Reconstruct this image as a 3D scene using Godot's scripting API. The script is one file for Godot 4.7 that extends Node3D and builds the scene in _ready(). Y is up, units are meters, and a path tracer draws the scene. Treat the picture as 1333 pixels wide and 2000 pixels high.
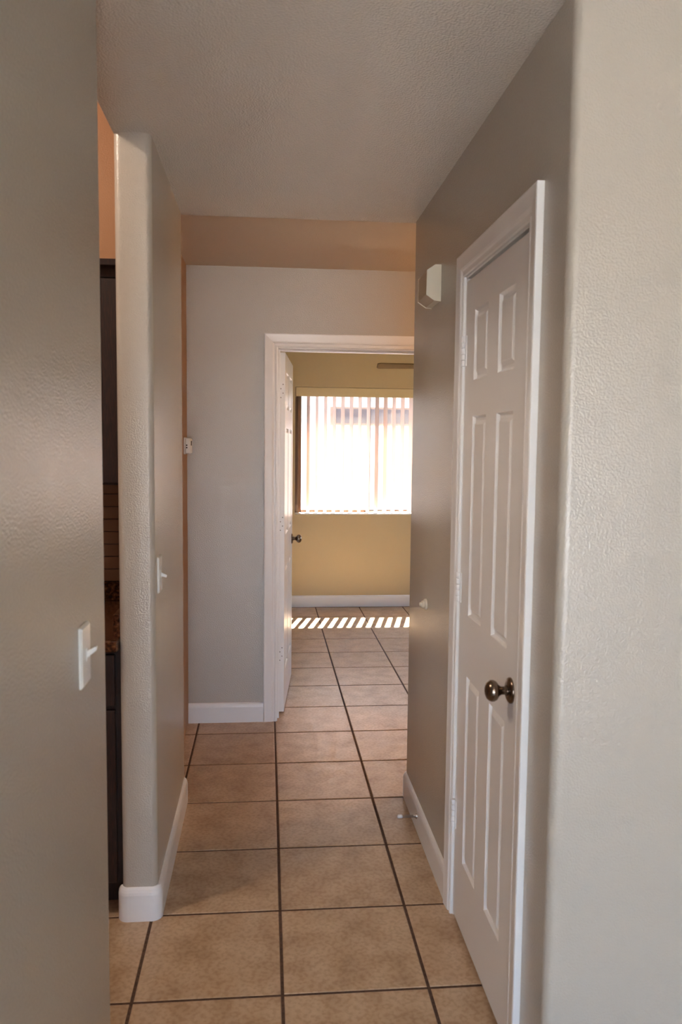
extends Node3D
# Coordinates: x right, y up, z = -(distance down the hall). The camera stands over the origin.

const EXPOSURE := 18.0
const SKY_ENERGY := 1.0
const SUN_ENERGY := 2.8
const KITCHEN_LAMP := 0.07
const CORRIDOR_LAMP := 0.03
const H := 2.44
const XL := -0.345      # hall face of the left walls
const XK := -0.456      # kitchen face of the left walls
const XR := 0.61        # hall face of the right wall
const DF := 4.387       # hall face of the far wall
const DW := 7.53        # bedroom face of the window wall
const PITCH := 0.4125   # floor tile pitch

var rng := RandomNumberGenerator.new()
var used := {}
var M := {}

# ------------------------------------------------------------------ helpers
func numbered(called: String) -> String:
	if not used.has(called):
		used[called] = 0
		return called
	used[called] += 1
	return "%s_%03d" % [called, used[called]]

func st_new() -> SurfaceTool:
	var st := SurfaceTool.new()
	st.begin(Mesh.PRIMITIVE_TRIANGLES)
	return st

func tri(st: SurfaceTool, a: Vector3, b: Vector3, c: Vector3, na: Vector3, nb: Vector3, nc: Vector3) -> void:
	var g := (b - a).cross(c - a)
	if g.length_squared() < 1e-16:
		return
	var flip := g.dot(na + nb + nc) > 0.0
	var vs := [a, c, b] if flip else [a, b, c]
	var ns := [na, nc, nb] if flip else [na, nb, nc]
	for i in 3:
		st.set_normal(ns[i])
		st.set_uv(Vector2(vs[i].x + vs[i].y * 0.37, vs[i].z + vs[i].y * 0.61))
		st.add_vertex(vs[i])

func quad(st: SurfaceTool, a: Vector3, b: Vector3, c: Vector3, d: Vector3, n: Vector3) -> void:
	tri(st, a, b, c, n, n, n)
	tri(st, a, c, d, n, n, n)

func quadn(st: SurfaceTool, a: Vector3, b: Vector3, c: Vector3, d: Vector3, na: Vector3, nb: Vector3, nc: Vector3, nd: Vector3) -> void:
	tri(st, a, b, c, na, nb, nc)
	tri(st, a, c, d, na, nc, nd)

func box(st: SurfaceTool, lo: Vector3, hi: Vector3, bev := 0.0) -> void:
	# a box whose twelve edges are chamfered by bev
	var c := (lo + hi) / 2.0
	var h := (hi - lo) / 2.0
	var b := minf(bev, minf(h.x, minf(h.y, h.z)) * 0.9)
	for ax in 3:
		for s in [-1.0, 1.0]:
			var u := (ax + 1) % 3
			var v := (ax + 2) % 3
			var n := Vector3.ZERO
			n[ax] = s
			var p := []
			for k in [[-1, -1], [1, -1], [1, 1], [-1, 1]]:
				var q := Vector3.ZERO
				q[ax] = s * h[ax]
				q[u] = k[0] * (h[u] - b)
				q[v] = k[1] * (h[v] - b)
				p.append(c + q)
			quad(st, p[0], p[1], p[2], p[3], n)
	if b <= 0.0:
		return
	for ax in 3:
		var u := (ax + 1) % 3
		var v := (ax + 2) % 3
		for su in [-1.0, 1.0]:
			for sv in [-1.0, 1.0]:
				var nu := Vector3.ZERO
				nu[u] = su
				var nv := Vector3.ZERO
				nv[v] = sv
				var p := []
				for e in [[-1, 0], [1, 0], [1, 1], [-1, 1]]:
					var q := Vector3.ZERO
					q[ax] = e[0] * (h[ax] - b)
					q[u] = su * (h[u] if e[1] == 0 else h[u] - b)
					q[v] = sv * (h[v] - b if e[1] == 0 else h[v])
					p.append(c + q)
				quadn(st, p[0], p[1], p[2], p[3], nu, nu, nv, nv)
	for sx in [-1.0, 1.0]:
		for sy in [-1.0, 1.0]:
			for sz in [-1.0, 1.0]:
				var s := Vector3(sx, sy, sz)
				tri(st, c + s * Vector3(h.x, h.y - b, h.z - b), c + s * Vector3(h.x - b, h.y, h.z - b), c + s * Vector3(h.x - b, h.y - b, h.z), Vector3(sx, 0, 0), Vector3(0, sy, 0), Vector3(0, 0, sz))

func bxd(st: SurfaceTool, x0: float, x1: float, y0: float, y1: float, d0: float, d1: float, bev := 0.0) -> void:
	box(st, Vector3(minf(x0, x1), minf(y0, y1), -maxf(d0, d1)), Vector3(maxf(x0, x1), maxf(y0, y1), -minf(d0, d1)), bev)

func prism(st: SurfaceTool, poly: PackedVector2Array, o: Vector3, u: Vector3, v: Vector3, w: Vector3, lo: float, hi: float) -> void:
	# extrudes poly (in the u-v plane) along w; sides are smooth where the outline turns gently
	var n := poly.size()
	var area := 0.0
	for i in n:
		area += poly[i].cross(poly[(i + 1) % n])
	var s := 1.0 if area > 0.0 else -1.0
	var en := []
	for i in n:
		var d := (poly[(i + 1) % n] - poly[i]).normalized()
		en.append(Vector2(d.y, -d.x) * s)
	for i in n:
		var j := (i + 1) % n
		var pn: Vector2 = en[(i + n - 1) % n]
		var cn: Vector2 = en[i]
		var nn: Vector2 = en[j]
		var n0 := (pn + cn).normalized() if pn.dot(cn) > 0.82 else cn
		var n1 := (nn + cn).normalized() if nn.dot(cn) > 0.82 else cn
		var a := o + u * poly[i].x + v * poly[i].y
		var b := o + u * poly[j].x + v * poly[j].y
		var m0 := u * n0.x + v * n0.y
		var m1 := u * n1.x + v * n1.y
		quadn(st, a + w * lo, b + w * lo, b + w * hi, a + w * hi, m0, m1, m1, m0)
	var t := Geometry2D.triangulate_polygon(poly)
	for k in range(0, t.size(), 3):
		var p := []
		for q in 3:
			p.append(o + u * poly[t[k + q]].x + v * poly[t[k + q]].y)
		tri(st, p[0] + w * lo, p[1] + w * lo, p[2] + w * lo, -w, -w, -w)
		tri(st, p[0] + w * hi, p[1] + w * hi, p[2] + w * hi, w, w, w)

func rounded(pts: Array, radii: Array) -> PackedVector2Array:
	# a polygon whose corner i is rounded by radii[i]
	var out := PackedVector2Array()
	var n := pts.size()
	for i in n:
		var p: Vector2 = pts[i]
		var r: float = radii[i]
		if r <= 0.0:
			out.append(p)
			continue
		var a: Vector2 = (pts[(i + n - 1) % n] - p).normalized()
		var b: Vector2 = (pts[(i + 1) % n] - p).normalized()
		var half := a.angle_to(b) / 2.0
		var cut := r / absf(tan(half))
		var c: Vector2 = p + (a + b).normalized() * (r / absf(sin(half)))
		var p0 := p + a * cut - c
		var p1 := p + b * cut - c
		var sweep := p0.angle_to(p1)
		for k in 7:
			out.append(c + p0.rotated(sweep * k / 6.0))
	return out

func floorplan(st: SurfaceTool, pts: Array, radii: Array, y0: float, y1: float) -> void:
	# pts are (x, distance); walls drawn from above
	prism(st, rounded(pts, radii), Vector3.ZERO, Vector3(1, 0, 0), Vector3(0, 0, -1), Vector3.UP, y0, y1)

func lathe(st: SurfaceTool, o: Vector3, axis: Vector3, prof: Array, segs := 28) -> void:
	# prof: [along, radius]; smooth where the profile turns gently
	var u := axis.cross(Vector3.UP if absf(axis.y) < 0.9 else Vector3.RIGHT).normalized()
	var v := axis.cross(u).normalized()
	var n := prof.size()
	var en := []
	for i in n - 1:
		var d := Vector2(prof[i + 1][0] - prof[i][0], prof[i + 1][1] - prof[i][1]).normalized()
		en.append(Vector2(-d.y, d.x))
	for i in n - 1:
		var c: Vector2 = en[i]
		var n0: Vector2 = (c + en[i - 1]).normalized() if i > 0 and c.dot(en[i - 1]) > 0.6 else c
		var n1: Vector2 = (c + en[i + 1]).normalized() if i < n - 2 and c.dot(en[i + 1]) > 0.6 else c
		for k in segs:
			var r0 := u * cos(TAU * k / segs) + v * sin(TAU * k / segs)
			var r1 := u * cos(TAU * (k + 1) / segs) + v * sin(TAU * (k + 1) / segs)
			var a: Vector3 = o + axis * prof[i][0]
			var b: Vector3 = o + axis * prof[i + 1][0]
			quadn(st, a + r0 * prof[i][1], a + r1 * prof[i][1], b + r1 * prof[i + 1][1], b + r0 * prof[i + 1][1],
				axis * n0.x + r0 * n0.y, axis * n0.x + r1 * n0.y, axis * n1.x + r1 * n1.y, axis * n1.x + r0 * n1.y)

func tube(st: SurfaceTool, pts: Array, r: float, segs := 6) -> void:
	for i in pts.size() - 1:
		var d: Vector3 = (pts[i + 1] - pts[i]).normalized()
		lathe(st, pts[i], d, [[0.0, r], [(pts[i + 1] - pts[i]).length(), r]], segs)

func run_profile(st: SurfaceTool, path: Array, prof: Array, caps := true) -> void:
	# path: [Vector2(x, dist), Vector2 outward normal]; prof: Vector2(proud, height)
	var n := prof.size()
	for i in path.size() - 1:
		for k in n - 1:
			var e: Vector2 = (prof[k + 1] - prof[k]).normalized()
			var q := Vector2(e.y, -e.x)
			var p := []
			var m := []
			for c in [[i, k], [i + 1, k], [i + 1, k + 1], [i, k + 1]]:
				var pos: Vector2 = path[c[0]][0] + path[c[0]][1] * prof[c[1]].x
				var nn: Vector2 = path[c[0]][1].normalized()
				p.append(Vector3(pos.x, prof[c[1]].y, -pos.y))
				m.append(Vector3(nn.x * q.x, q.y, -nn.y * q.x).normalized())
			quadn(st, p[0], p[1], p[2], p[3], m[0], m[1], m[2], m[3])
	if caps:
		var t := Geometry2D.triangulate_polygon(PackedVector2Array(prof))
		for e in [[0, 1], [path.size() - 1, path.size() - 2]]:
			var dir: Vector2 = (path[e[0]][0] - path[e[1]][0]).normalized()
			var nrm := Vector3(dir.x, 0, -dir.y)
			for k in range(0, t.size(), 3):
				var p := []
				for q in 3:
					var pos: Vector2 = path[e[0]][0] + path[e[0]][1] * prof[t[k + q]].x
					p.append(Vector3(pos.x, prof[t[k + q]].y, -pos.y))
				tri(st, p[0], p[1], p[2], nrm, nrm, nrm)

func obj(called: String, st: SurfaceTool, m: Material, parent: Node = null) -> MeshInstance3D:
	var o := MeshInstance3D.new()
	o.name = numbered(called) if parent == null else called
	st.index()
	o.mesh = st.commit()
	o.material_override = m
	(self if parent == null else parent).add_child(o, true)
	return o

func thing(called: String, label: String, category: String, at := Vector3.ZERO, turn := 0.0, group := "") -> Node3D:
	var o := Node3D.new()
	o.name = numbered(called)
	add_child(o, true)
	o.position = at
	o.rotation_degrees.y = turn
	tag(o, label, category, group)
	return o

func tag(o: Node, label: String, category: String, group := "", kind := "") -> void:
	o.set_meta("label", label)
	o.set_meta("category", category)
	if group:
		o.set_meta("group", group)
	if kind:
		o.set_meta("kind", kind)

func struct(called: String, st: SurfaceTool, m: Material, label: String, category: String) -> MeshInstance3D:
	var o := obj(called, st, m)
	tag(o, label, category, "", "structure")
	return o

# ------------------------------------------------------------------ materials
func noise_tex(freq: float, size := 512, octaves := 3, sd := 1, ramp: Gradient = null, kind := FastNoiseLite.TYPE_SIMPLEX_SMOOTH) -> NoiseTexture2D:
	var n := FastNoiseLite.new()
	n.noise_type = kind
	n.frequency = freq
	n.seed = sd
	n.fractal_octaves = octaves
	var t := NoiseTexture2D.new()
	t.width = size
	t.height = size
	t.seamless = true
	t.noise = n
	if ramp:
		t.color_ramp = ramp
	return t

func grad(stops: Array) -> Gradient:
	var g := Gradient.new()
	var off := PackedFloat32Array()
	var col := PackedColorArray()
	for s in stops:
		off.append(s[0])
		col.append(s[1])
	g.offsets = off
	g.colors = col
	return g

func rgb(r: float, g: float, b: float) -> Color:
	return Color(r / 255.0, g / 255.0, b / 255.0)

func mat(called: String, c: Color, rough: float, metal := 0.0, spec := 0.5) -> StandardMaterial3D:
	var m := StandardMaterial3D.new()
	m.resource_name = called
	m.albedo_color = c
	m.roughness = rough
	m.metallic = metal
	m.metallic_specular = spec
	M[called] = m
	return m

func bump(m: StandardMaterial3D, t: Texture2D, cm: float, per_metre: float) -> void:
	m.heightmap_enabled = true
	m.heightmap_texture = t
	m.heightmap_scale = cm
	m.uv1_triplanar = true
	m.uv1_world_triplanar = true
	m.uv1_scale = Vector3.ONE * per_metre

func materials() -> void:
	var peel := noise_tex(0.075, 1024, 3, 11)
	var knock := noise_tex(0.06, 1024, 4, 23)
	bump(mat("wall_paint", rgb(187, 179, 166), 0.26, 0.0, 0.6), peel, 0.085, 1.9)
	bump(mat("ceiling_paint", rgb(222, 217, 208), 0.24, 0.0, 0.65), knock, 0.32, 2.0)
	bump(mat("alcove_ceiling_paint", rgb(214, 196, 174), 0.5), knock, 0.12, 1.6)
	bump(mat("kitchen_paint", rgb(168, 121, 80), 0.5), peel, 0.05, 1.6)
	bump(mat("ochre_paint", rgb(198, 179, 140), 0.5), peel, 0.04, 1.6)
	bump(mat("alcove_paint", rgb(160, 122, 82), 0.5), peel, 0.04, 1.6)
	mat("white_paint", rgb(240, 239, 237), 0.3)
	mat("hinge_paint", rgb(240, 240, 240), 0.28)
	mat("white_plastic", rgb(232, 231, 226), 0.28)
	mat("ivory_plastic", rgb(226, 218, 198), 0.4)
	mat("chime_cover", rgb(196, 178, 152), 0.6)
	mat("dark_slot", rgb(30, 26, 24), 0.7)
	mat("nickel", rgb(134, 118, 104), 0.22, 1.0)
	mat("steel", rgb(176, 172, 168), 0.3, 1.0)
	mat("rubber", rgb(228, 226, 222), 0.6)
	var grout_t := noise_tex(0.08, 256, 3, 5, grad([[0.2, rgb(70, 50, 38)], [0.8, rgb(98, 72, 56)]]))
	var grout := mat("grout", Color.WHITE, 0.85)
	grout.albedo_texture = grout_t
	grout.uv1_triplanar = true
	grout.uv1_world_triplanar = true
	grout.uv1_scale = Vector3.ONE * 3.0
	# ceramic tile: a mottled tan glaze, coarse clouds with fine specks over them
	var clouds := noise_tex(0.006, 1024, 6, 31, grad([[0.0, rgb(178, 152, 123)], [0.5, rgb(198, 173, 145)], [1.0, rgb(213, 192, 167)]]))
	var specks := noise_tex(0.09, 512, 3, 77, grad([[0.25, rgb(232, 226, 218)], [0.55, rgb(251, 249, 246)], [0.9, rgb(255, 255, 255)]]))
	var glaze := noise_tex(0.02, 512, 4, 41, grad([[0.2, Color(0.29, 0.29, 0.29)], [0.8, Color(0.37, 0.37, 0.37)]]))
	for k in 3:
		var t := mat("tile_%d" % k, [rgb(250, 246, 240), rgb(255, 250, 244), rgb(244, 238, 230)][k], 1.0)
		t.albedo_texture = clouds
		t.roughness_texture = glaze
		t.detail_enabled = true
		t.detail_albedo = specks
		t.detail_blend_mode = BaseMaterial3D.BLEND_MODE_MUL
		t.uv1_scale = Vector3(1.1, 1.1, 1.1)
	# kitchen
	var grain := mat("dark_wood", Color.WHITE, 0.5)
	grain.albedo_texture = noise_tex(0.03, 512, 5, 9, grad([[0.2, rgb(24, 9, 4)], [0.6, rgb(42, 18, 8)], [0.9, rgb(56, 26, 13)]]))
	grain.uv1_triplanar = true
	grain.uv1_world_triplanar = true
	grain.uv1_scale = Vector3(9, 1.2, 9)
	var granite := mat("granite", Color.WHITE, 0.18)
	granite.albedo_texture = noise_tex(0.05, 512, 5, 15, grad([[0.2, rgb(40, 22, 14)], [0.5, rgb(78, 46, 30)], [0.75, rgb(106, 68, 44)], [1.0, rgb(150, 110, 78)]]))
	granite.uv1_triplanar = true
	granite.uv1_world_triplanar = true
	granite.uv1_scale = Vector3.ONE * 2.2
	mat("splash_tile", rgb(142, 104, 76), 0.3)
	mat("splash_grout", rgb(80, 58, 44), 0.85)
	# bedroom window
	mat("bronze", rgb(96, 72, 54), 0.45, 0.3)
	var vane := mat("vane", rgb(196, 168, 148), 0.45)
	vane.backlight_enabled = true
	vane.backlight = Color(0.38, 0.30, 0.25)
	mat("valance", rgb(222, 204, 160), 0.45)
	mat("fan_blade", rgb(136, 114, 80), 0.9, 0.0, 0.15)
	mat("fan_metal", rgb(196, 176, 136), 0.4)
	var glass := mat("glass", Color(1, 1, 1, 0.06), 0.0)
	glass.transparency = BaseMaterial3D.TRANSPARENCY_ALPHA
	var bulb := mat("lamp_glow", rgb(255, 236, 205), 0.5)
	bulb.emission_enabled = true
	bulb.emission = rgb(255, 190, 130)
	bulb.emission_energy_multiplier = 0.15
	# outside
	var stucco := noise_tex(0.06, 256, 3, 3)
	bump(mat("stucco", rgb(206, 190, 172), 0.9), stucco, 0.2, 1.0)
	mat("concrete", rgb(196, 192, 186), 0.9)
	mat("roof", rgb(150, 110, 88), 0.9)
	mat("neighbour_glass", rgb(52, 46, 50), 0.15)
	var gravel := mat("gravel", Color.WHITE, 0.95)
	gravel.albedo_texture = noise_tex(0.15, 512, 4, 8, grad([[0.2, rgb(112, 106, 98)], [0.8, rgb(146, 138, 128)]]))
	gravel.uv1_triplanar = true
	gravel.uv1_world_triplanar = true
	gravel.uv1_scale = Vector3.ONE * 0.5

# ------------------------------------------------------------------ camera and light
func view() -> void:
	var cam := Camera3D.new()
	cam.name = "camera"
	add_child(cam)
	var yaw := 0.09189
	var pitch := 0.0831
	var roll := 0.01037
	var fwd := Vector3(sin(yaw) * cos(pitch), -sin(pitch), -cos(yaw) * cos(pitch))
	var right := Vector3(cos(yaw), 0, sin(yaw))
	var up := right.cross(fwd)
	var r2 := right * cos(roll) + up * sin(roll)
	var u2 := up * cos(roll) - right * sin(roll)
	cam.transform = Transform3D(Basis(r2, u2, -fwd), Vector3(0, 1.526, 0))
	cam.near = 0.05
	cam.far = 200.0
	var att := CameraAttributesPhysical.new()
	att.frustum_focal_length = 19.021
	att.frustum_focus_distance = 5.0
	att.frustum_near = 0.05
	att.frustum_far = 200.0
	att.exposure_aperture = 4.0
	cam.attributes = att
	cam.fov = 64.49
	cam.current = true

	var env := Environment.new()
	env.background_mode = Environment.BG_SKY
	var sky := Sky.new()
	var sm := ProceduralSkyMaterial.new()
	sm.sky_top_color = rgb(150, 186, 235)
	sm.sky_horizon_color = rgb(220, 233, 248)
	sm.ground_horizon_color = rgb(200, 190, 176)
	sm.ground_bottom_color = rgb(170, 156, 140)
	sm.sun_angle_max = 2.0
	sm.sky_energy_multiplier = SKY_ENERGY
	sky.sky_material = sm
	env.sky = sky
	env.tonemap_mode = Environment.TONE_MAPPER_LINEAR
	env.tonemap_exposure = EXPOSURE
	env.sdfgi_enabled = true
	env.ssao_enabled = true
	env.ssil_enabled = true
	var we := WorldEnvironment.new()
	we.name = "world_environment"
	we.environment = env
	add_child(we)

	var sun := DirectionalLight3D.new()
	sun.name = "sun"
	sun.light_energy = SUN_ENERGY
	sun.light_color = Color(1.0, 0.97, 0.93)
	sun.light_angular_distance = 0.5
	sun.shadow_enabled = true
	add_child(sun)
	sun.look_at_from_position(Vector3(0, 10, 0), Vector3(0, 10, 0) + Vector3(-0.233, -1.75, 1.0), Vector3.UP)

func _ready() -> void:
	rng.seed = 4
	view()
	materials()
	shell()
	floor_tiles()
	trims()
	doors()
	bedroom_window()
	kitchen()
	fixtures()
	fan()
	outside()

# ------------------------------------------------------------------ the setting
func shell() -> void:
	var w: Material = M.wall_paint
	var st := st_new()
	floorplan(st, [Vector2(XL, -0.02), Vector2(XL, 1.77), Vector2(XK, 1.77), Vector2(XK, 0.04), Vector2(-3.62, 0.04), Vector2(-3.62, -0.02)], [0.02, 0.02, 0.02, 0, 0, 0], 0, H)
	bxd(st, -3.74, -3.62, 0, H, -4.62, 0.04)
	struct("wall_left_near", st, w, "greige textured wall nearest at the left edge, with the big light switch", "wall")
	st = st_new()
	floorplan(st, [Vector2(XL, 2.535), Vector2(XL, 3.40), Vector2(XK, 3.40), Vector2(XK, 2.535)], [0.02, 0.02, 0, 0.02], 0, H)
	struct("wall_left_middle", st, w, "free end of the left hall wall, rounded like a column, beside the kitchen slit", "wall")
	st = st_new()
	bxd(st, -0.557, -0.422, 0, 2.452, 3.31, DF)
	struct("wall_left_alcove", st, M.alcove_paint, "narrow strip of tan wall under the thermostat, set back behind the left hall wall", "wall")
	# right wall with the closet opening, and its return towards the front room
	st = st_new()
	floorplan(st, [Vector2(XR, 1.635), Vector2(3.5, 1.635), Vector2(3.5, 1.755), Vector2(0.73, 1.755), Vector2(0.73, 1.855), Vector2(XR, 1.855)], [0.022, 0, 0, 0, 0, 0], 0, H)
	floorplan(st, [Vector2(XR, 2.505), Vector2(0.73, 2.505), Vector2(0.73, 3.40), Vector2(XR, 3.40)], [0, 0, 0, 0.02], 0, H)
	bxd(st, XR, 0.73, 2.055, H, 1.855, 2.505)
	bxd(st, 0.73, 2.32, 0, H, 3.28, 3.40)
	bxd(st, 2.2, 2.32, 0, 2.452, 3.40, 4.387)
	bxd(st, 1.30, 1.40, 0, H, 1.755, 3.28)
	struct("wall_right", st, w, "greige right hall wall with the white closet door and a rounded near corner", "wall")
	# far wall: hall skin and bedroom skin
	for k in 2:
		st = st_new()
		var d0 := DF + 0.0575 * k
		var d1 := d0 + 0.0575
		bxd(st, -1.42, 0.042, 0, 2.452, d0, d1)
		bxd(st, 0.854, 3.5, 0, 2.452, d0, d1)
		bxd(st, 0.042, 0.854, 2.052, 2.452, d0, d1)
		struct(["wall_far", "wall_bedroom_near"][k], st, [M.wall_paint, M.ochre_paint][k], ["greige wall at the far end of the hall around the open bedroom doorway", "bedroom side of the doorway wall, out of sight behind it"][k], "wall")
	# bedroom
	st = st_new()
	bxd(st, -1.42, 0.262, 0, H, DW, DW + 0.19)
	bxd(st, 1.66, 3.62, 0, H, DW, DW + 0.19)
	bxd(st, 0.262, 1.66, 0, 0.872, DW, DW + 0.19)
	bxd(st, 0.262, 1.66, 2.05, H, DW, DW + 0.19)
	struct("wall_bedroom_window", st, M.ochre_paint, "yellow beige bedroom wall under and above the bright window", "wall")
	st = st_new()
	bxd(st, -1.42, -1.30, 0, H, 4.502, DW)
	struct("wall_bedroom_left", st, M.ochre_paint, "bedroom side wall hidden behind the open door", "wall")
	# outer walls
	st = st_new()
	bxd(st, 3.5, 3.62, 0, H, -4.62, -2.9)
	bxd(st, 3.5, 3.62, 0, H, -1.9, 5.6)
	bxd(st, 3.5, 3.62, 0, H, 6.6, DW)
	bxd(st, 3.5, 3.62, 0, 0.9, 5.6, 6.6)
	bxd(st, 3.5, 3.62, 2.1, H, 5.6, 6.6)
	bxd(st, 3.5, 3.62, 0, 1.35, -2.9, -1.9)
	bxd(st, 3.5, 3.62, 2.1, H, -2.9, -1.9)
	struct("wall_outer_right", st, w, "outer wall of the house, out of the picture to the right", "wall")
	st = st_new()
	bxd(st, -3.74, -2.0, 0, H, -4.62, -4.5)
	bxd(st, 1.7, 3.62, 0, H, -4.62, -4.5)
	bxd(st, -2.0, 1.7, 2.05, H, -4.62, -4.5)
	struct("wall_front", st, w, "front room wall behind the camera with the glass patio door", "wall")
	# kitchen walls
	st = st_new()
	bxd(st, -3.7, -0.437, 0, 3.2, 3.19, 3.31)
	struct("wall_kitchen_back", st, M.kitchen_paint, "kitchen wall glowing orange above the dark cabinet", "wall")
	st = st_new()
	bxd(st, -3.82, -3.7, 0, 3.2, 0.04, 3.31)
	bxd(st, -3.7, XK, 0, 3.2, 0.0401, 0.10)
	bxd(st, XK, XK + 0.05, 2.56, 3.2, 0.04, 3.31)
	struct("wall_kitchen_left", st, M.kitchen_paint, "kitchen walls out of sight behind the near left wall", "wall")
	# ceilings
	st = st_new()
	bxd(st, XK, 3.62, H, 2.56, 0.04, 3.40)
	bxd(st, -3.74, 3.62, H, 2.56, -4.62, 0.04)
	struct("ceiling", st, M.ceiling_paint, "textured hall ceiling catching the light in the middle", "ceiling")
	st = st_new()
	bxd(st, -0.6, 3.62, 2.452, 2.572, 3.40, 4.445)
	struct("ceiling_alcove", st, M.alcove_ceiling_paint, "peach toned ceiling strip beyond the end of the right hall wall", "ceiling")
	st = st_new()
	bxd(st, -1.42, 3.62, H, 2.56, 4.445, 8.04)
	struct("ceiling_bedroom", st, M.ochre_paint, "bedroom ceiling above the fan, running out as the eave", "ceiling")
	st = st_new()
	bxd(st, -3.82, XK + 0.05, 3.2, 3.32, 0.04, 3.31)
	struct("ceiling_kitchen", st, M.ceiling_paint, "higher kitchen ceiling out of sight above the cabinets", "ceiling")
	# front room patio door (behind the camera): frame and two panes
	var wd := thing("window_2", "glass patio door of the front room behind the camera", "window")
	wd.set_meta("kind", "structure")
	st = st_new()
	for x in [-2.0, -0.175, 1.65]:
		bxd(st, x, x + 0.05, 0.0, 2.05, -4.59, -4.53, 0.003)
	bxd(st, -1.95, 1.65, 2.0, 2.05, -4.59, -4.53, 0.003)
	bxd(st, -1.95, 1.65, 0.0, 0.05, -4.59, -4.53, 0.003)
	obj("frame", st, M.white_paint, wd)
	for x in [-1.95, -0.125]:
		st = st_new()
		bxd(st, x, x + 1.775, 0.05, 2.0, -4.562, -4.558)
		obj("pane", st, M.glass, wd)
	wd = side_window("window_3", "side window of the front room, out of the picture behind the camera", -2.9, -1.9, 1.35, 2.1)
	wd = side_window("window_4", "side window of the bedroom, out of sight to the right of the doorway", 5.6, 6.6, 0.9, 2.1)

func side_window(called: String, label: String, d0: float, d1: float, y0: float, y1: float) -> Node3D:
	var wd := thing(called, label, "window")
	wd.set_meta("kind", "structure")
	var st := st_new()
	var mid := (d0 + d1) / 2.0
	for d in [d0, mid - 0.025, d1 - 0.05]:
		bxd(st, 3.53, 3.59, y0, y1, d, d + 0.05, 0.003)
	bxd(st, 3.53, 3.59, y0, y0 + 0.05, d0 + 0.05, d1 - 0.05, 0.003)
	bxd(st, 3.53, 3.59, y1 - 0.05, y1, d0 + 0.05, d1 - 0.05, 0.003)
	obj("frame", st, M.white_paint, wd)
	for d in [d0 + 0.05, mid + 0.025]:
		st = st_new()
		bxd(st, 3.558, 3.562, y0 + 0.05, y1 - 0.05, d, d + mid - d0 - 0.075)
		obj("pane", st, M.glass, wd)
	return wd

func tile_mesh(s: float, off: Vector2) -> ArrayMesh:
	var st := st_new()
	var h := s / 2.0
	var b := 0.004
	var ring := [[h, -0.009], [h, -b * 0.7], [h - b * 0.4, -b * 0.18], [h - b, 0.0]]
	var cs := [Vector2(-1, -1), Vector2(1, -1), Vector2(1, 1), Vector2(-1, 1)]
	var add := func(v: Vector3, n: Vector3) -> void:
		st.set_normal(n)
		st.set_uv(Vector2(v.x, v.z) + off)
		st.set_uv2(Vector2(v.x, v.z) * 2.0 + off)
		st.add_vertex(v)
	for k in 4:
		var c0: Vector2 = cs[k]
		var c1: Vector2 = cs[(k + 1) % 4]
		var out := Vector3((c0.x + c1.x) / 2.0, 0, (c0.y + c1.y) / 2.0)
		for r in 3:
			var n0 := out.lerp(Vector3.UP, [0.0, 0.1, 0.6][r]).normalized()
			var n1 := out.lerp(Vector3.UP, [0.1, 0.6, 1.0][r]).normalized()
			var p := [Vector3(c0.x * ring[r][0], ring[r][1], c0.y * ring[r][0]), Vector3(c1.x * ring[r][0], ring[r][1], c1.y * ring[r][0]),
				Vector3(c1.x * ring[r + 1][0], ring[r + 1][1], c1.y * ring[r + 1][0]), Vector3(c0.x * ring[r + 1][0], ring[r + 1][1], c0.y * ring[r + 1][0])]
			var ns := [n0, n0, n1, n1]
			for t in [[0, 1, 2], [0, 2, 3]]:
				var o: Array = t
				if (p[t[1]] - p[t[0]]).cross(p[t[2]] - p[t[0]]).dot(out + Vector3.UP) > 0.0:
					o = [t[0], t[2], t[1]]
				for q in o:
					add.call(p[q], ns[q])
	var t3: float = ring[3][0]
	for t in [[0, 1, 2], [0, 2, 3]]:
		for q in t:
			add.call(Vector3(cs[q].x * t3, 0, cs[q].y * t3), Vector3.UP)
	return st.commit()

func floor_tiles() -> void:
	var st := st_new()
	bxd(st, -3.82, 3.62, -0.15, -0.002, -4.62, DW + 0.19)
	var fl := struct("floor", st, M.grout, "tan ceramic tile floor with dark grout running from the hall into the bedroom", "floor")
	var meshes := []
	for k in 8:
		meshes.append(tile_mesh(PITCH - 0.008, Vector2(rng.randf() * 3.0, rng.randf() * 3.0)))
	# tiles one by one where the photo shows the floor
	for j in range(-3, 14):
		for i in range(-4, 6):
			var x := 0.0481 + PITCH * (i + 0.5)
			var d := 2.1403 + PITCH * (j + 0.5)
			if d > DW + 0.1 or x < -1.5 and d > 3.3:
				continue
			if d < 1.5 and (x > 1.0 or x < -1.0):
				continue
			var o := MeshInstance3D.new()
			o.name = "tile"
			o.mesh = meshes[rng.randi() % 8]
			o.material_override = M["tile_%d" % (rng.randi() % 3)]
			fl.add_child(o, true)
			o.position = Vector3(x, rng.randf_range(-0.0004, 0.0004), -d)
			o.rotation.y = PI / 2.0 * (rng.randi() % 4)
	# the rest of the floor (front room and kitchen, outside the frame)
	var rest := st_new()
	for j in range(-17, 3):
		for i in range(-9, 9):
			var x := 0.0481 + PITCH * (i + 0.5)
			var d := 2.1403 + PITCH * (j + 0.5)
			if j >= -3 and i >= -4 and i < 6 and not (d < 1.5 and (x > 1.0 or x < -1.0)):
				continue
			if d > 1.5 and x > 1.0:
				continue
			rest.append_from(meshes[rng.randi() % 8], 0, Transform3D(Basis(), Vector3(x, 0, -d)))
	var r := obj("tile_field", rest, M.tile_0, fl)
	r.set_meta("kind", "stuff")

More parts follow.
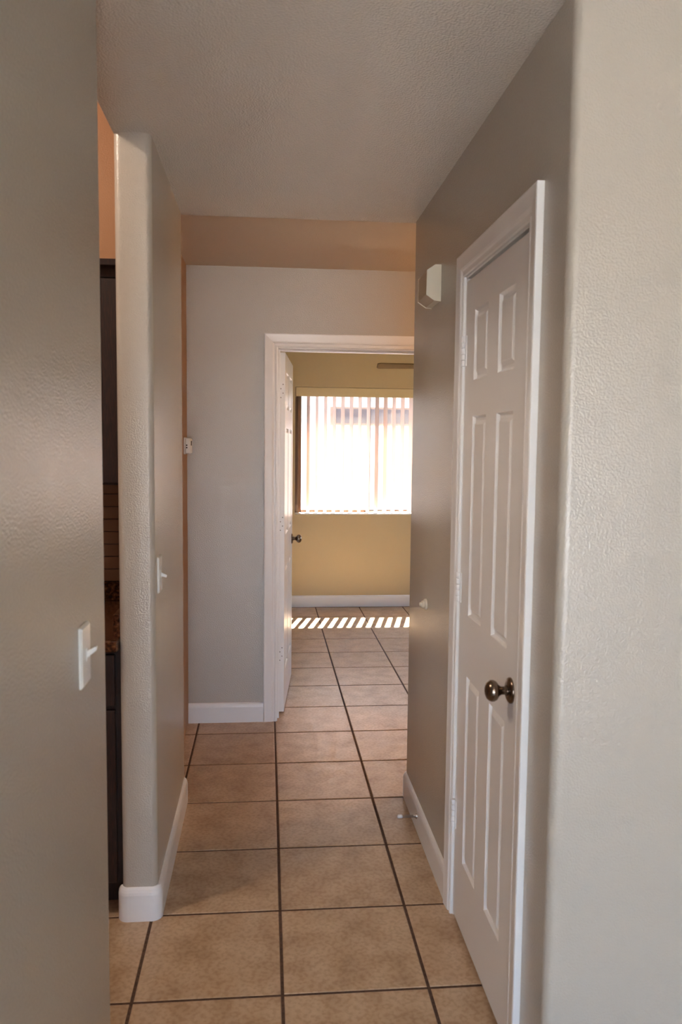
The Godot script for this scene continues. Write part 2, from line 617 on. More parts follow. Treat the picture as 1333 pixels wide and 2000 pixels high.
const CASING := [[0.0, 0.0], [0.0, 0.008], [0.004, 0.0105], [0.009, 0.0105], [0.011, 0.008], [0.019, 0.0085], [0.023, 0.012], [0.029, 0.0140], [0.056, 0.0165], [0.066, 0.018], [0.071, 0.0165], [0.071, 0.0]]

func casing(parent: Node, o: Vector3, u: Vector3, n: Vector3, a: float, b: float, top: float) -> void:
	# o + u * across + up * y + n * proud; the three pieces meet in mitres
	for piece in 3:
		var st := st_new()
		for k in CASING.size() - 1:
			var e := Vector2(CASING[k + 1][0] - CASING[k][0], CASING[k + 1][1] - CASING[k][1]).normalized()
			var pts := []
			for c in [CASING[k], CASING[k + 1]]:
				pts.append([Vector2(a - c[0], 0), Vector2(a - c[0], top + c[0]), Vector2(b + c[0], top + c[0]), Vector2(b + c[0], 0), c[1]])
			var out: Vector3 = [-u, Vector3.UP, u][piece]
			var nrm := (out * -e.y + n * e.x).normalized()
			var p := []
			for q in [[0, piece], [0, piece + 1], [1, piece + 1], [1, piece]]:
				var v: Vector2 = pts[q[0]][q[1]]
				p.append(o + u * v.x + Vector3.UP * v.y + n * pts[q[0]][4])
			quad(st, p[0], p[1], p[2], p[3], nrm)
		obj(["side_casing", "head_casing", "side_casing"][piece], st, M.white_paint, parent)

const BASE := [Vector2(0, 0), Vector2(0.014, 0), Vector2(0.014, 0.086), Vector2(0.0125, 0.095), Vector2(0.009, 0.103), Vector2(0.004, 0.108), Vector2(0, 0.109)]

func arc_path(c: Vector2, r: float, a0: float, a1: float, steps: int) -> Array:
	var out := []
	for k in steps + 1:
		var a := deg_to_rad(lerpf(a0, a1, float(k) / steps))
		var n := Vector2(cos(a), sin(a))
		out.append([c + n * r, n])
	return out

func line_path(a: Vector2, b: Vector2, n: Vector2) -> Array:
	return [[a, n], [b, n]]

func trims() -> void:
	var wp: Material = M.white_paint
	var st := st_new()
	# baseboard round the free end of the left hall wall
	var r := 0.02
	var bb := thing("baseboard_left", "white baseboard wrapped round the free end of the left hall wall", "baseboard")
	bb.set_meta("kind", "structure")
	run_profile(st, line_path(Vector2(XL, 2.535 + r), Vector2(XL, 3.40 - r), Vector2(1, 0)), BASE)
	obj("board", st, wp, bb)
	st = st_new()
	run_profile(st, line_path(Vector2(XK + r, 2.535), Vector2(XL - r, 2.535), Vector2(0, -1)), BASE)
	obj("board", st, wp, bb)
	for c in [[Vector2(XL - r, 2.535 + r), 0.0, -90.0], [Vector2(XK + r, 2.535 + r), -90.0, -180.0], [Vector2(XL - r, 3.40 - r), 0.0, 90.0]]:
		st = st_new()
		run_profile(st, arc_path(c[0], r + 0.0008, c[1], c[2], 6), BASE)
		obj("corner_block", st, wp, bb)
	# right
	bb = thing("baseboard_right", "white baseboard under the right hall wall, with the spring door stop on it", "baseboard")
	bb.set_meta("kind", "structure")
	st = st_new()
	run_profile(st, line_path(Vector2(XR, 2.565), Vector2(XR, 3.40 - r), Vector2(-1, 0)), BASE)
	obj("board", st, wp, bb)
	st = st_new()
	run_profile(st, arc_path(Vector2(XR + r, 3.40 - r), r + 0.0008, 180.0, 90.0, 6), BASE)
	obj("corner_block", st, wp, bb)
	st = st_new()
	run_profile(st, line_path(Vector2(XR + r, 3.40), Vector2(2.2, 3.40), Vector2(0, 1)), BASE)
	obj("board", st, wp, bb)
	st = st_new()
	run_profile(st, line_path(Vector2(-0.422, DF), Vector2(-0.015, DF), Vector2(0, -1)), BASE)
	struct("baseboard_far", st, wp, "short white baseboard on the far wall left of the bedroom doorway", "baseboard")
	st = st_new()
	run_profile(st, line_path(Vector2(-1.3, DW), Vector2(3.5, DW), Vector2(0, -1)), BASE)
	struct("baseboard_bedroom", st, wp, "cream lit baseboard under the bedroom window", "baseboard")
	st = st_new()
	run_profile(st, line_path(Vector2(XL, 0.0), Vector2(XL, 1.77 - r), Vector2(1, 0)), BASE)
	struct("baseboard_left_near", st, wp, "baseboard of the near left wall, below the picture", "baseboard")
	st = st_new()
	run_profile(st, line_path(Vector2(XR + 0.022, 1.635), Vector2(3.5, 1.635), Vector2(0, -1)), BASE)
	struct("baseboard_right_near", st, wp, "baseboard of the near right wall, below the picture", "baseboard")
	# closet door casing and jamb
	var t := thing("trim_1", "white moulded casing round the closet door in the right wall", "door casing")
	t.set_meta("kind", "structure")
	casing(t, Vector3(XR, 0, 0), Vector3(0, 0, -1), Vector3(-1, 0, 0), 1.868, 2.492, 2.040)
	st = st_new()
	bxd(st, XR - 0.001, 0.73, 0, 2.055, 1.856, 1.8725)
	obj("jamb", st, wp, t)
	st = st_new()
	bxd(st, XR - 0.001, 0.73, 0, 2.055, 2.4885, 2.504)
	obj("jamb", st, wp, t)
	st = st_new()
	bxd(st, XR - 0.001, 0.73, 2.035, 2.054, 1.8725, 2.4885)
	obj("head_jamb", st, wp, t)
	st = st_new()
	bxd(st, 0.648, 0.66, 0, 2.035, 1.8725, 1.884)
	bxd(st, 0.648, 0.66, 0, 2.035, 2.477, 2.4885)
	bxd(st, 0.648, 0.66, 2.023, 2.035, 1.884, 2.477)
	obj("stop_moulding", st, wp, t)
	# bedroom door casing and jamb
	t = thing("trim_2", "white ridged casing round the open bedroom doorway in the far wall", "door casing")
	t.set_meta("kind", "structure")
	casing(t, Vector3(0, 0, -DF), Vector3(1, 0, 0), Vector3(0, 0, 1), 0.057, 0.839, 2.037)
	st = st_new()
	bxd(st, 0.043, 0.062, 0, 2.051, DF - 0.001, 4.503)
	obj("jamb", st, wp, t)
	st = st_new()
	bxd(st, 0.834, 0.853, 0, 2.051, DF - 0.001, 4.503)
	obj("jamb", st, wp, t)
	st = st_new()
	bxd(st, 0.062, 0.834, 2.032, 2.051, DF - 0.001, 4.503)
	obj("head_jamb", st, wp, t)
	st = st_new()
	bxd(st, 0.062, 0.072, 0, 2.032, 4.43, 4.463, 0.002)
	bxd(st, 0.824, 0.834, 0, 2.032, 4.43, 4.463, 0.002)
	bxd(st, 0.072, 0.824, 2.022, 2.032, 4.43, 4.463, 0.002)
	obj("stop_moulding", st, wp, t)
	# casing on the bedroom side
	var tb := thing("trim_3", "casing on the bedroom side of the doorway, hidden from the hall", "door casing")
	tb.set_meta("kind", "structure")
	casing(tb, Vector3(0, 0, -4.502), Vector3(1, 0, 0), Vector3(0, 0, -1), 0.045, 0.839, 2.037)

# ------------------------------------------------------------------ doors
func panel_mesh(x0: float, x1: float, y0: float, y1: float, zf: float, zb: float) -> SurfaceTool:
	# a raised panel seen from both faces: ogee down, flat quirk, long bevel up to the field
	var st := st_new()
	var rings := [[0.0, 0.0], [0.0012, 0.0012], [0.0052, 0.0088], [0.008, 0.0098], [0.013, 0.0098], [0.0145, 0.0094], [0.0255, 0.0016], [0.028, 0.001]]
	for side in 2:
		var z: float = zf if side == 0 else zb
		var s := 1.0 if side == 0 else -1.0
		for k in rings.size() - 1:
			var a: Array = rings[k]
			var b: Array = rings[k + 1]
			var ca := [Vector2(x0 + a[0], y0 + a[0]), Vector2(x1 - a[0], y0 + a[0]), Vector2(x1 - a[0], y1 - a[0]), Vector2(x0 + a[0], y1 - a[0])]
			var cb := [Vector2(x0 + b[0], y0 + b[0]), Vector2(x1 - b[0], y0 + b[0]), Vector2(x1 - b[0], y1 - b[0]), Vector2(x0 + b[0], y1 - b[0])]
			for e in 4:
				var f := (e + 1) % 4
				var inward: Vector2 = [Vector2(0, 1), Vector2(-1, 0), Vector2(0, -1), Vector2(1, 0)][e]
				var run: float = b[0] - a[0]
				var drop: float = b[1] - a[1]
				var n := Vector3(inward.x * drop, inward.y * drop, run * s).normalized()
				quad(st, Vector3(ca[e].x, ca[e].y, z - s * a[1]), Vector3(ca[f].x, ca[f].y, z - s * a[1]), Vector3(cb[f].x, cb[f].y, z - s * b[1]), Vector3(cb[e].x, cb[e].y, z - s * b[1]), n)
		var l: Array = rings[rings.size() - 1]
		quad(st, Vector3(x0 + l[0], y0 + l[0], z - s * l[1]), Vector3(x1 - l[0], y0 + l[0], z - s * l[1]), Vector3(x1 - l[0], y1 - l[0], z - s * l[1]), Vector3(x0 + l[0], y1 - l[0], z - s * l[1]), Vector3(0, 0, s))
	return st

func knob_on(parent: Node, at: Vector3, axis: Vector3) -> void:
	var st := st_new()
	lathe(st, at, axis, [[0.0, 0.0], [0.0, 0.0325], [0.003, 0.0325], [0.0055, 0.031], [0.0085, 0.026], [0.010, 0.020], [0.0105, 0.013]], 36)
	obj("rosette", st, M.nickel, parent)
	st = st_new()
	lathe(st, at, axis, [[0.010, 0.0125], [0.014, 0.0125], [0.015, 0.0105], [0.026, 0.0105], [0.0275, 0.0125], [0.031, 0.014], [0.034, 0.019], [0.038, 0.0238], [0.044, 0.0266], [0.050, 0.0268], [0.056, 0.0245], [0.061, 0.0195], [0.0645, 0.012], [0.066, 0.0]], 36)
	obj("knob", st, M.nickel, parent)

func make_door(o: Node3D, wd: float, hinge_side: int, knob_faces: Array) -> void:
	# local axes: x from the hinge edge, y up, z = the hall face at 0.038, the other face at 0.003
	var zf := 0.038
	var zb := 0.003
	var x0 := 0.002
	var x1 := x0 + wd
	var y0 := 0.012
	var y1 := 2.024
	var pw := (wd - 0.315) / 2.0
	var xs := [x0, x0 + 0.105, x0 + 0.105 + pw, x0 + 0.21 + pw, x0 + 0.21 + 2.0 * pw, x1]
	var ys := [y0, 0.229, 0.825, 1.012, 1.614, 1.719, 1.925, y1]
	var st := st_new()
	for i in 5:
		for j in 7:
			if i % 2 == 1 and j % 2 == 1:
				continue
			for s in 2:
				var z := zf if s == 0 else zb
				quad(st, Vector3(xs[i], ys[j], z), Vector3(xs[i + 1], ys[j], z), Vector3(xs[i + 1], ys[j + 1], z), Vector3(xs[i], ys[j + 1], z), Vector3(0, 0, 1 if s == 0 else -1))
	quad(st, Vector3(x0, y0, zb), Vector3(x0, y1, zb), Vector3(x0, y1, zf), Vector3(x0, y0, zf), Vector3(-1, 0, 0))
	quad(st, Vector3(x1, y0, zb), Vector3(x1, y1, zb), Vector3(x1, y1, zf), Vector3(x1, y0, zf), Vector3(1, 0, 0))
	quad(st, Vector3(x0, y0, zb), Vector3(x1, y0, zb), Vector3(x1, y0, zf), Vector3(x0, y0, zf), Vector3(0, -1, 0))
	quad(st, Vector3(x0, y1, zb), Vector3(x1, y1, zb), Vector3(x1, y1, zf), Vector3(x0, y1, zf), Vector3(0, 1, 0))
	obj("door_frame", st, M.white_paint, o)
	for j in [5, 3, 1]:
		for i in [1, 3]:
			obj("panel", panel_mesh(xs[i], xs[i + 1], ys[j], ys[j + 1], zf, zb), M.white_paint, o)
	for y in [1.815, 1.082, 0.345]:
		var hg := st_new()
		# leaf on the hinge edge of the slab, and the knuckles
		var lp := rounded([Vector2(zb + 0.003, y - 0.046), Vector2(zf - 0.003, y - 0.046), Vector2(zf - 0.003, y + 0.046), Vector2(zb + 0.003, y + 0.046)], [0.007, 0.007, 0.007, 0.007])
		prism(hg, lp, Vector3(x0 - 0.0018, 0, 0), Vector3(0, 0, 1), Vector3.UP, Vector3(1, 0, 0), 0.0, 0.0017)
		var h := obj("hinge", hg, M.hinge_paint, o)
		var kz: float = zf + 0.006 if hinge_side == 1 else zb - 0.006
		var kx := 0.0 if hinge_side == 1 else -0.003
		for k in 5:
			var ks := st_new()
			lathe(ks, Vector3(kx, y - 0.046 + 0.0184 * k + 0.0006, kz), Vector3.UP, [[0.0, 0.0], [0.0, 0.0068], [0.0008, 0.0076], [0.0164, 0.0076], [0.0172, 0.0068], [0.0172, 0.0]], 14)
			obj("knuckle", ks, M.hinge_paint, h)
		if hinge_side == 1:
			var ls := st_new()
			bxd(ls, kx - 0.019, kx + 0.019, y - 0.046, y + 0.046, -zf + 0.0002, -zf - 0.0024, 0.0006)
			obj("leaf", ls, M.hinge_paint, h)
		else:
			for k in 4:
				var ss := st_new()
				lathe(ss, Vector3(x0 - 0.0018, y - 0.036 + 0.024 * k, zb + (0.012 if k % 2 == 0 else 0.024)), Vector3(-1, 0, 0), [[0.0, 0.0038], [0.0005, 0.0034], [0.0008, 0.0]], 12)
				obj("screw", ss, M.steel, h)
	for f in knob_faces:
		knob_on(o, Vector3(x1 - 0.060, 0.918, zf if f > 0 else zb), Vector3(0, 0, f))

func doors() -> void:
	var d := thing("door_1", "closed white six panel closet door with a satin knob in the right wall", "door", Vector3(0.647, 0, -2.487), -90.0)
	d.set_meta("kind", "structure")
	make_door(d, 0.609, 1, [1])
	d = thing("door_2", "open white six panel bedroom door seen edge-on in the far doorway", "door", Vector3(0.062, 0, -4.506), 85.0)
	d.set_meta("kind", "structure")
	make_door(d, 0.762, 0, [1, -1])

# ------------------------------------------------------------------ bedroom window and blind
func bedroom_window() -> void:
	var w := thing("window_1", "bright bedroom window with a bronze sliding frame behind the vertical blind", "window")
	w.set_meta("kind", "structure")
	var st := st_new()
	bxd(st, 0.262, 0.292, 0.883, 2.05, 7.645, 7.705, 0.002)
	bxd(st, 1.63, 1.66, 0.883, 2.05, 7.645, 7.705, 0.002)
	bxd(st, 0.292, 1.63, 0.883, 0.895, 7.645, 7.705, 0.002)
	bxd(st, 0.292, 1.63, 2.02, 2.05, 7.645, 7.705, 0.002)
	obj("frame", st, M.bronze, w)
	for k in 2:
		st = st_new()
		var x0 := 0.292 if k == 0 else 0.945
		var x1 := 0.978 if k == 0 else 1.63
		var d := 7.652 if k == 0 else 7.678
		bxd(st, x0, x0 + 0.026, 0.895, 2.02, d, d + 0.022, 0.002)
		bxd(st, x1 - 0.026, x1, 0.895, 2.02, d, d + 0.022, 0.002)
		bxd(st, x0 + 0.026, x1 - 0.026, 0.895, 0.909, d, d + 0.022, 0.002)
		bxd(st, x0 + 0.026, x1 - 0.026, 1.997, 2.02, d, d + 0.022, 0.002)
		var s := obj("sash", st, M.bronze, w)
		st = st_new()
		bxd(st, x0 + 0.026, x1 - 0.026, 0.909, 1.997, d + 0.009, d + 0.013)
		obj("pane", st, M.glass, s)
	st = st_new()
	bxd(st, 0.262, 1.66, 0.872, 0.883, 7.53, 7.72, 0.002)
	obj("sill", st, M.white_paint, w)
	# blind: a valance with vanes hanging from a rail
	var b := thing("vertical_blind", "vertical blind with translucent peach vanes and a beige valance over the bedroom window", "blind")
	st = st_new()
	bxd(st, 0.266, 1.656, 1.963, 2.046, 7.533, 7.541, 0.002)
	bxd(st, 0.266, 0.274, 1.963, 2.046, 7.541, 7.63, 0.002)
	bxd(st, 1.648, 1.656, 1.963, 2.046, 7.541, 7.63, 0.002)
	obj("valance", st, M.valance, b)
	st = st_new()
	bxd(st, 0.276, 1.646, 2.0, 2.04, 7.56, 7.61, 0.003)
	obj("head_rail", st, M.white_plastic, b)
	var vm := st_new()
	# one vane: 89 mm wide, gently curved across
	var n := 8
	for i in n:
		var a0 := lerpf(-0.0445, 0.0445, float(i) / n)
		var a1 := lerpf(-0.0445, 0.0445, float(i + 1) / n)
		var f := func(t: float) -> float: return 0.006 * (1.0 - pow(t / 0.0445, 2.0))
		var g0 := Vector3(12.0 * 0.006 / 0.0445 * a0 / 0.0445 / 6.0, 0, 1).normalized()
		var g1 := Vector3(12.0 * 0.006 / 0.0445 * a1 / 0.0445 / 6.0, 0, 1).normalized()
		for s in [1.0, -1.0]:
			var e: float = 0.0004 * s
			quadn(vm, Vector3(a0, 0, f.call(a0) + e), Vector3(a1, 0, f.call(a1) + e), Vector3(a1, 1.11, f.call(a1) + e), Vector3(a0, 1.11, f.call(a0) + e), g0 * s, g1 * s, g1 * s, g0 * s)
	var x := 0.305
	var first: MeshInstance3D = null
	while x < 1.66:
		var o: MeshInstance3D
		if first == null:
			first = obj("vane", vm, M.vane, b)
			o = first
		else:
			o = MeshInstance3D.new()
			o.name = "vane"
			o.mesh = first.mesh
			o.material_override = M.vane
			b.add_child(o, true)
		o.position = Vector3(x, 0.888, -7.588)
		o.rotation_degrees.y = 90.0 + 16.0 + rng.randf_range(-2.0, 2.0)
		x += 0.0805

# ------------------------------------------------------------------ kitchen seen through the slit
func cabinet_door(parent: Node, x0: float, x1: float, y0: float, y1: float, d: float) -> void:
	# frame and raised panel in the door face at distance d
	var st := st_new()
	var f := 0.062
	bxd(st, x0, x0 + f, y0, y1, d, d - 0.02, 0.002)
	bxd(st, x1 - f, x1, y0, y1, d, d - 0.02, 0.002)
	bxd(st, x0 + f, x1 - f, y0, y0 + f, d, d - 0.02, 0.002)
	bxd(st, x0 + f, x1 - f, y1 - f, y1, d, d - 0.02, 0.002)
	var fr := obj("door", st, M.dark_wood, parent)
	st = st_new()
	var a := [Vector3(x0 + f, y0 + f, -d + 0.006), Vector3(x1 - f, y0 + f, -d + 0.006), Vector3(x1 - f, y1 - f, -d + 0.006), Vector3(x0 + f, y1 - f, -d + 0.006)]
	var g := 0.03
	var b := [Vector3(x0 + f + g, y0 + f + g, -d + 0.016), Vector3(x1 - f - g, y0 + f + g, -d + 0.016), Vector3(x1 - f - g, y1 - f - g, -d + 0.016), Vector3(x0 + f + g, y1 - f - g, -d + 0.016)]
	var ns := [Vector3(0, -0.3, 0.95), Vector3(0.3, 0, 0.95), Vector3(0, 0.3, 0.95), Vector3(-0.3, 0, 0.95)]
	for k in 4:
		quad(st, a[k], a[(k + 1) % 4], b[(k + 1) % 4], b[k], ns[k].normalized())
	quad(st, b[0], b[1], b[2], b[3], Vector3(0, 0, 1))
	obj("raised_panel", st, M.dark_wood, fr)

func kitchen() -> void:
	# lamp on the kitchen ceiling: what tints that room orange
	dome_lamp("round kitchen ceiling lamp, out of sight behind the left wall", Vector3(-1.4, 3.2, -1.9), "kitchen_light", Color(1.0, 0.92, 0.85), KITCHEN_LAMP)
	dome_lamp("round ceiling lamp round the corner to the right of the far wall, out of sight", Vector3(1.75, 2.452, -3.9), "corridor_light", Color(1.0, 0.80, 0.62), CORRIDOR_LAMP)
	kitchen_units()

func dome_lamp(label: String, at: Vector3, light_name: String, tint: Color, energy: float) -> void:
	var lm := thing("ceiling_lamp", label, "lamp", at)
	var st := st_new()
	lathe(st, Vector3.ZERO, Vector3.DOWN, [[0.0, 0.0], [0.0, 0.20], [0.02, 0.20], [0.03, 0.185]], 32)
	obj("base", st, M.white_plastic, lm)
	st = st_new()
	lathe(st, Vector3.ZERO, Vector3.DOWN, [[0.03, 0.18], [0.05, 0.165], [0.07, 0.12], [0.08, 0.06], [0.083, 0.0]], 32)
	obj("shade", st, M.lamp_glow, lm)
	var l := OmniLight3D.new()
	l.name = light_name
	l.light_color = tint
	l.light_energy = energy
	l.light_size = 0.12
	l.omni_range = 12.0
	l.omni_attenuation = 2.0
	l.shadow_enabled = true
	l.position = at + Vector3(0, -0.22, 0)
	add_child(l)

func kitchen_units() -> void:
	var st := st_new()
	# base cabinet
	var c := thing("base_cabinet", "dark brown wooden base cabinet low in the kitchen slit", "cabinet")
	st = st_new()
	bxd(st, -1.9, XK - 0.002, 0.10, 0.875, 2.575, 3.185)
	bxd(st, -1.9, XK - 0.002, 0.0, 0.10, 2.655, 3.185)
	obj("body", st, M.dark_wood, c)
	var x := -0.475
	for k in 3:
		cabinet_door(c, x - 0.45, x, 0.115, 0.68, 2.574)
		st = st_new()
		bxd(st, x - 0.45, x, 0.695, 0.86, 2.574, 2.554, 0.003)
		obj("drawer", st, M.dark_wood, c)
		x -= 0.46
	# worktop with upstands
	c = thing("countertop", "brown speckled granite kitchen worktop with a raised edge at the wall", "countertop")
	st = st_new()
	bxd(st, -1.9, XK - 0.001, 0.876, 0.914, 2.515, 3.187, 0.006)
	obj("slab", st, M.granite, c)
	st = st_new()
	bxd(st, -1.9, XK - 0.024, 0.914, 0.988, 3.168, 3.188, 0.002)
	bxd(st, XK - 0.022, XK - 0.001, 0.914, 0.988, 2.56, 3.168, 0.002)
	obj("upstand", st, M.granite, c)
	# backsplash tiles
	c = thing("backsplash", "rows of small brown lit wall tiles between granite and upper cabinet", "wall tiles")
	st = st_new()
	bxd(st, -1.9, XK - 0.001, 0.988, 1.377, 3.184, 3.1895)
	obj("grout_bed", st, M.splash_grout, c)
	var tm := st_new()
	box(tm, Vector3(-0.0985, -0.0228, 0), Vector3(0.0985, 0.0228, 0.006), 0.0015)
	var first: MeshInstance3D = null
	for j in 8:
		for i in 6:
			var o: MeshInstance3D
			if first == null:
				first = obj("tile", tm, M.splash_tile, c)
				o = first
			else:
				o = MeshInstance3D.new()
				o.name = "tile"
				o.mesh = first.mesh
				o.material_override = M.splash_tile
				c.add_child(o, true)
			o.position = Vector3(XK - 0.101 - 0.2 * i - (0.1 if j % 2 else 0.0), 1.0125 + 0.0484 * j, -3.184)
	# upper cabinet with crown
	c = thing("upper_cabinet", "dark brown wooden wall cabinet with a crown rail high in the kitchen slit", "cabinet")
	st = st_new()
	bxd(st, -1.9, XK - 0.002, 1.377, 2.10, 2.885, 3.188)
	obj("body", st, M.dark_wood, c)
	st = st_new()
	prism(st, PackedVector2Array([Vector2(2.885, 2.085), Vector2(2.872, 2.085), Vector2(2.868, 2.10), Vector2(2.855, 2.112), Vector2(2.84, 2.118), Vector2(2.838, 2.138), Vector2(2.90, 2.138), Vector2(3.188, 2.138), Vector2(3.188, 2.10), Vector2(2.885, 2.10)]), Vector3.ZERO, Vector3(0, 0, -1), Vector3.UP, Vector3(1, 0, 0), -1.9, XK - 0.002)
	obj("crown", st, M.dark_wood, c)
	x = -0.50
	for k in 3:
		cabinet_door(c, x - 0.45, x, 1.385, 2.078, 2.884)
		x -= 0.46

# ------------------------------------------------------------------ small fixtures
func light_switch(at: Vector3, turn: float, up: float, label: String) -> void:
	# local: plate in the x-y plane, z out of the wall
	var o := thing("light_switch", label, "light switch", at, turn, "")
	var st := st_new()
	var p := rounded([Vector2(-0.036, -0.0585), Vector2(0.036, -0.0585), Vector2(0.036, 0.0585), Vector2(-0.036, 0.0585)], [0.004, 0.004, 0.004, 0.004])
	var q := PackedVector2Array()
	for v in p:
		q.append(Vector2(v.x - signf(v.x) * 0.004, v.y - signf(v.y) * 0.004))
	var n := p.size()
	for i in n:
		var j := (i + 1) % n
		var d := (p[j] - p[i]).normalized()
		var nn := Vector3(d.y, -d.x, 0)
		quad(st, Vector3(p[i].x, p[i].y, 0), Vector3(p[j].x, p[j].y, 0), Vector3(p[j].x, p[j].y, 0.003), Vector3(p[i].x, p[i].y, 0.003), nn)
		quad(st, Vector3(p[i].x, p[i].y, 0.003), Vector3(p[j].x, p[j].y, 0.003), Vector3(q[j].x, q[j].y, 0.0065), Vector3(q[i].x, q[i].y, 0.0065), (nn + Vector3(0, 0, 1)).normalized())
	var t := Geometry2D.triangulate_polygon(q)
	for k in range(0, t.size(), 3):
		tri(st, Vector3(q[t[k]].x, q[t[k]].y, 0.0065), Vector3(q[t[k + 1]].x, q[t[k + 1]].y, 0.0065), Vector3(q[t[k + 2]].x, q[t[k + 2]].y, 0.0065), Vector3(0, 0, 1), Vector3(0, 0, 1), Vector3(0, 0, 1))
	obj("plate", st, M.white_plastic, o)
	st = st_new()
	box(st, Vector3(-0.0052, -0.0125, 0.0055), Vector3(0.0052, 0.0125, 0.0085), 0.001)
	obj("collar", st, M.white_plastic, o)
	st = st_new()
	prism(st, PackedVector2Array([Vector2(0.006, -0.0065), Vector2(0.006, 0.0065), Vector2(0.0245, 0.0065 + 0.010 * up), Vector2(0.0262, 0.0045 + 0.011 * up), Vector2(0.0245, -0.0015 + 0.010 * up)]), Vector3.ZERO, Vector3(0, 0, 1), Vector3.UP, Vector3(1, 0, 0), -0.0042, 0.0042)
	obj("toggle", st, M.white_plastic, o)
	for y in [-0.03, 0.03]:
		st = st_new()
		lathe(st, Vector3(0, y, 0.0062), Vector3(0, 0, 1), [[0.0, 0.0034], [0.0006, 0.0032], [0.001, 0.0018], [0.0011, 0.0]], 14)
		obj("screw", st, M.white_plastic, o)

func fixtures() -> void:
	light_switch(Vector3(XL, 1.124, -1.546), 90.0, 1.0, "large white toggle light switch on the near left wall, its lever up")
	light_switch(Vector3(XL, 1.105, -2.628), 90.0, -1.0, "small white toggle light switch on the far left hall wall, its lever down")
	# thermostat
	var o := thing("thermostat", "small white thermostat box on the narrow strip of wall left of the far wall", "thermostat", Vector3(-0.422, 1.51, -4.26), 90.0)
	var st := st_new()
	box(st, Vector3(-0.06, -0.043, 0.0), Vector3(0.06, 0.043, 0.008), 0.002)
	obj("base", st, M.white_plastic, o)
	st = st_new()
	box(st, Vector3(-0.056, -0.04, 0.008), Vector3(0.056, 0.04, 0.034), 0.005)
	var cv := obj("cover", st, M.white_plastic, o)
	for k in 2:
		st = st_new()
		box(st, Vector3(-0.0567, -0.012 + 0.012 * k, 0.013), Vector3(-0.0555, -0.005 + 0.012 * k, 0.019), 0.0)
		obj("vent", st, M.dark_slot, cv)
	st = st_new()
	box(st, Vector3(-0.025, 0.002, 0.0335), Vector3(0.025, 0.026, 0.0346), 0.0004)
	obj("display", st, M.dark_slot, cv)
	# door chime on the right wall: profile in x-y, run along the wall
	o = thing("door_chime", "white door chime box high on the right wall left of the closet door", "door chime")
	st = st_new()
	var prof := PackedVector2Array([Vector2(XR, 2.032), Vector2(XR, 2.159), Vector2(0.588, 2.159), Vector2(0.5585, 2.139), Vector2(0.5575, 2.054), Vector2(0.588, 2.034)])
	prism(st, prof, Vector3.ZERO, Vector3(1, 0, 0), Vector3.UP, Vector3(0, 0, -1), 2.867, 2.872)
	prism(st, prof, Vector3.ZERO, Vector3(1, 0, 0), Vector3.UP, Vector3(0, 0, -1), 3.028, 3.033)
	prism(st, PackedVector2Array([Vector2(XR, 2.034), Vector2(XR, 2.158), Vector2(0.589, 2.158), Vector2(0.589, 2.035)]), Vector3.ZERO, Vector3(1, 0, 0), Vector3.UP, Vector3(0, 0, -1), 2.872, 3.028)
	obj("body", st, M.ivory_plastic, o)
	st = st_new()
	prism(st, PackedVector2Array([Vector2(0.589, 2.157), Vector2(0.5595, 2.137), Vector2(0.5585, 2.056), Vector2(0.589, 2.036)]), Vector3.ZERO, Vector3(1, 0, 0), Vector3.UP, Vector3(0, 0, -1), 2.872, 3.028)
	obj("cover", st, M.chime_cover, o)
	# round wall bumper
	o = thing("wall_bumper", "small round cream wall bumper on the right wall at knob height", "wall bumper", Vector3(XR, 0.92, -3.02))
	st = st_new()
	lathe(st, Vector3.ZERO, Vector3(-1, 0, 0), [[0.0, 0.0215], [0.006, 0.0215], [0.009, 0.019], [0.0095, 0.016]], 28)
	obj("flange", st, M.ivory_plastic, o)
	st = st_new()
	lathe(st, Vector3.ZERO, Vector3(-1, 0, 0), [[0.009, 0.0155], [0.016, 0.0145], [0.019, 0.012], [0.0195, 0.009], [0.025, 0.008], [0.027, 0.005], [0.0275, 0.0]], 28)
	obj("pad", st, M.ivory_plastic, o)
	# spring door stop on the right baseboard
	o = thing("door_stop", "spring door stop with a white tip sticking out of the right baseboard", "door stop", Vector3(XR - 0.014, 0.064, -3.06))
	st = st_new()
	lathe(st, Vector3.ZERO, Vector3(-1, 0, 0), [[0.0, 0.0], [0.0, 0.0105], [0.004, 0.0105], [0.008, 0.007], [0.014, 0.0055]], 20)
	obj("base", st, M.steel, o)
	st = st_new()
	var pts := []
	for k in 14 * 10 + 1:
		var a := TAU * k / 10.0
		pts.append(Vector3(-0.010 - 0.050 * k / 140.0, cos(a) * 0.0052, sin(a) * 0.0052))
	tube(st, pts, 0.0013, 5)
	obj("spring", st, M.steel, o)
	st = st_new()
	lathe(st, Vector3.ZERO, Vector3(-1, 0, 0), [[0.058, 0.0], [0.058, 0.006], [0.062, 0.0075], [0.074, 0.0075], [0.078, 0.005], [0.079, 0.0]], 20)
	obj("tip", st, M.rubber, o)

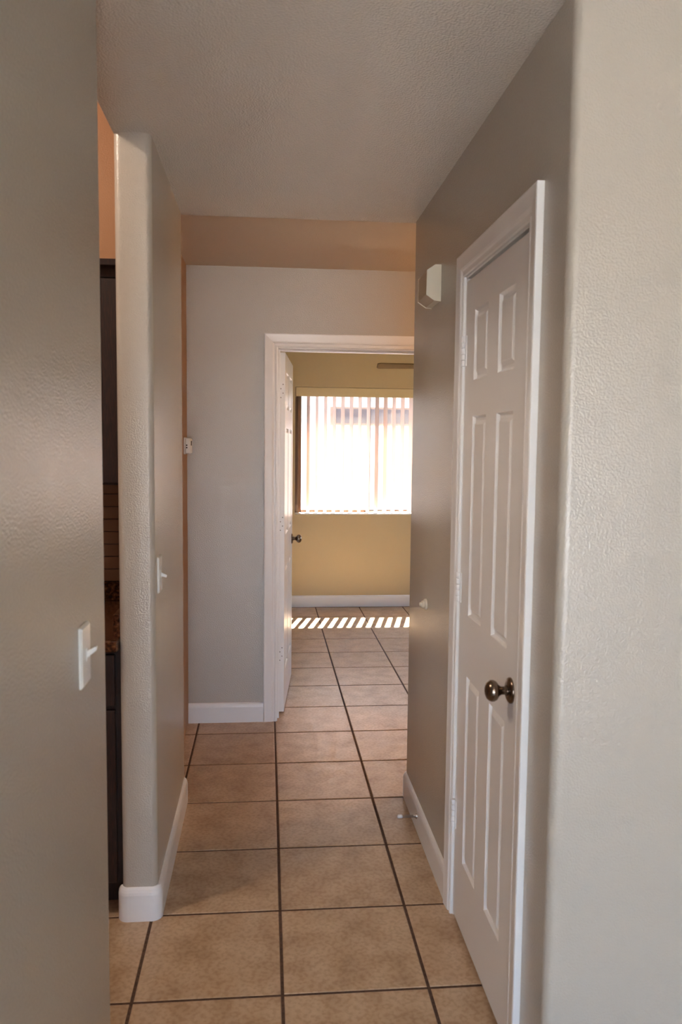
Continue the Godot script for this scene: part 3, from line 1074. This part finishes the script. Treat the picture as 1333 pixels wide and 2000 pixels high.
func fan() -> void:
	var o := thing("ceiling_fan", "cream bedroom ceiling fan with one blade tip showing at the top of the doorway", "ceiling fan", Vector3(1.43, H, -6.05))
	var st := st_new()
	lathe(st, Vector3.ZERO, Vector3.DOWN, [[0.0, 0.07], [0.03, 0.065], [0.05, 0.03], [0.055, 0.012], [0.19, 0.012]], 24)
	obj("downrod", st, M.fan_metal, o)
	st = st_new()
	lathe(st, Vector3.ZERO, Vector3.DOWN, [[0.19, 0.0], [0.19, 0.04], [0.21, 0.09], [0.25, 0.11], [0.30, 0.11], [0.34, 0.085], [0.36, 0.05], [0.365, 0.0]], 32)
	obj("motor", st, M.fan_metal, o)
	for k in 5:
		var a := deg_to_rad(176.0 + 72.0 * k)
		var dir := Vector3(cos(a), 0, -sin(a))
		var side := Vector3(-dir.z, 0, dir.x)
		var tilt := deg_to_rad(-13.0)
		var v := side * cos(tilt) + Vector3.UP * sin(tilt)
		var w := dir.cross(v).normalized()
		st = st_new()
		prism(st, rounded([Vector2(0.17, -0.045), Vector2(0.61, -0.062), Vector2(0.61, 0.062), Vector2(0.17, 0.045)], [0.01, 0.03, 0.03, 0.01]), Vector3(0, -0.325, 0), dir, v, w, -0.003, 0.003)
		var b := obj("blade", st, M.fan_blade, o)
		st = st_new()
		prism(st, PackedVector2Array([Vector2(0.08, -0.012), Vector2(0.24, -0.02), Vector2(0.24, 0.02), Vector2(0.08, 0.012)]), Vector3(0, -0.318, 0), dir, v, w, -0.002, 0.002)
		obj("blade_iron", st, M.fan_metal, b)

func outside() -> void:
	var st := st_new()
	bxd(st, -60, 60, -0.4, -0.16, -70, 70)
	struct("ground", st, M.gravel, "pale gravel yard outside the house", "ground")
	st = st_new()
	bxd(st, -4.5, 4.0, -0.16, -0.03, -11.0, -4.63, 0.01)
	struct("patio", st, M.concrete, "concrete patio slab behind the camera, outside the glass door", "patio")
	var o := thing("neighbour_house", "neighbouring stucco house with a dark high window seen through the blind", "house")
	st = st_new()
	bxd(st, -7, 12, -0.16, 4.3, 12.5, 12.8)
	bxd(st, -7, -6.7, -0.16, 4.3, 12.8, 19)
	bxd(st, 11.7, 12, -0.16, 4.3, 12.8, 19)
	bxd(st, -7, 12, -0.16, 4.3, 19, 19.3)
	obj("wall", st, M.stucco, o)
	st = st_new()
	prism(st, PackedVector2Array([Vector2(12.2, 4.2), Vector2(16.0, 5.7), Vector2(19.6, 4.2), Vector2(19.6, 4.35), Vector2(16.0, 5.9), Vector2(12.2, 4.35)]), Vector3.ZERO, Vector3(0, 0, -1), Vector3.UP, Vector3(1, 0, 0), -7.5, 12.5)
	obj("roof", st, M.roof, o)
	st = st_new()
	bxd(st, 0.97, 2.9, 1.82, 2.10, 12.47, 12.51)
	var wn := obj("window", st, M.bronze, o)
	for k in 2:
		st = st_new()
		bxd(st, 1.01 + 0.94 * k, 1.91 + 0.94 * k, 1.85, 2.07, 12.46, 12.472)
		obj("pane", st, M.neighbour_glass, wn)
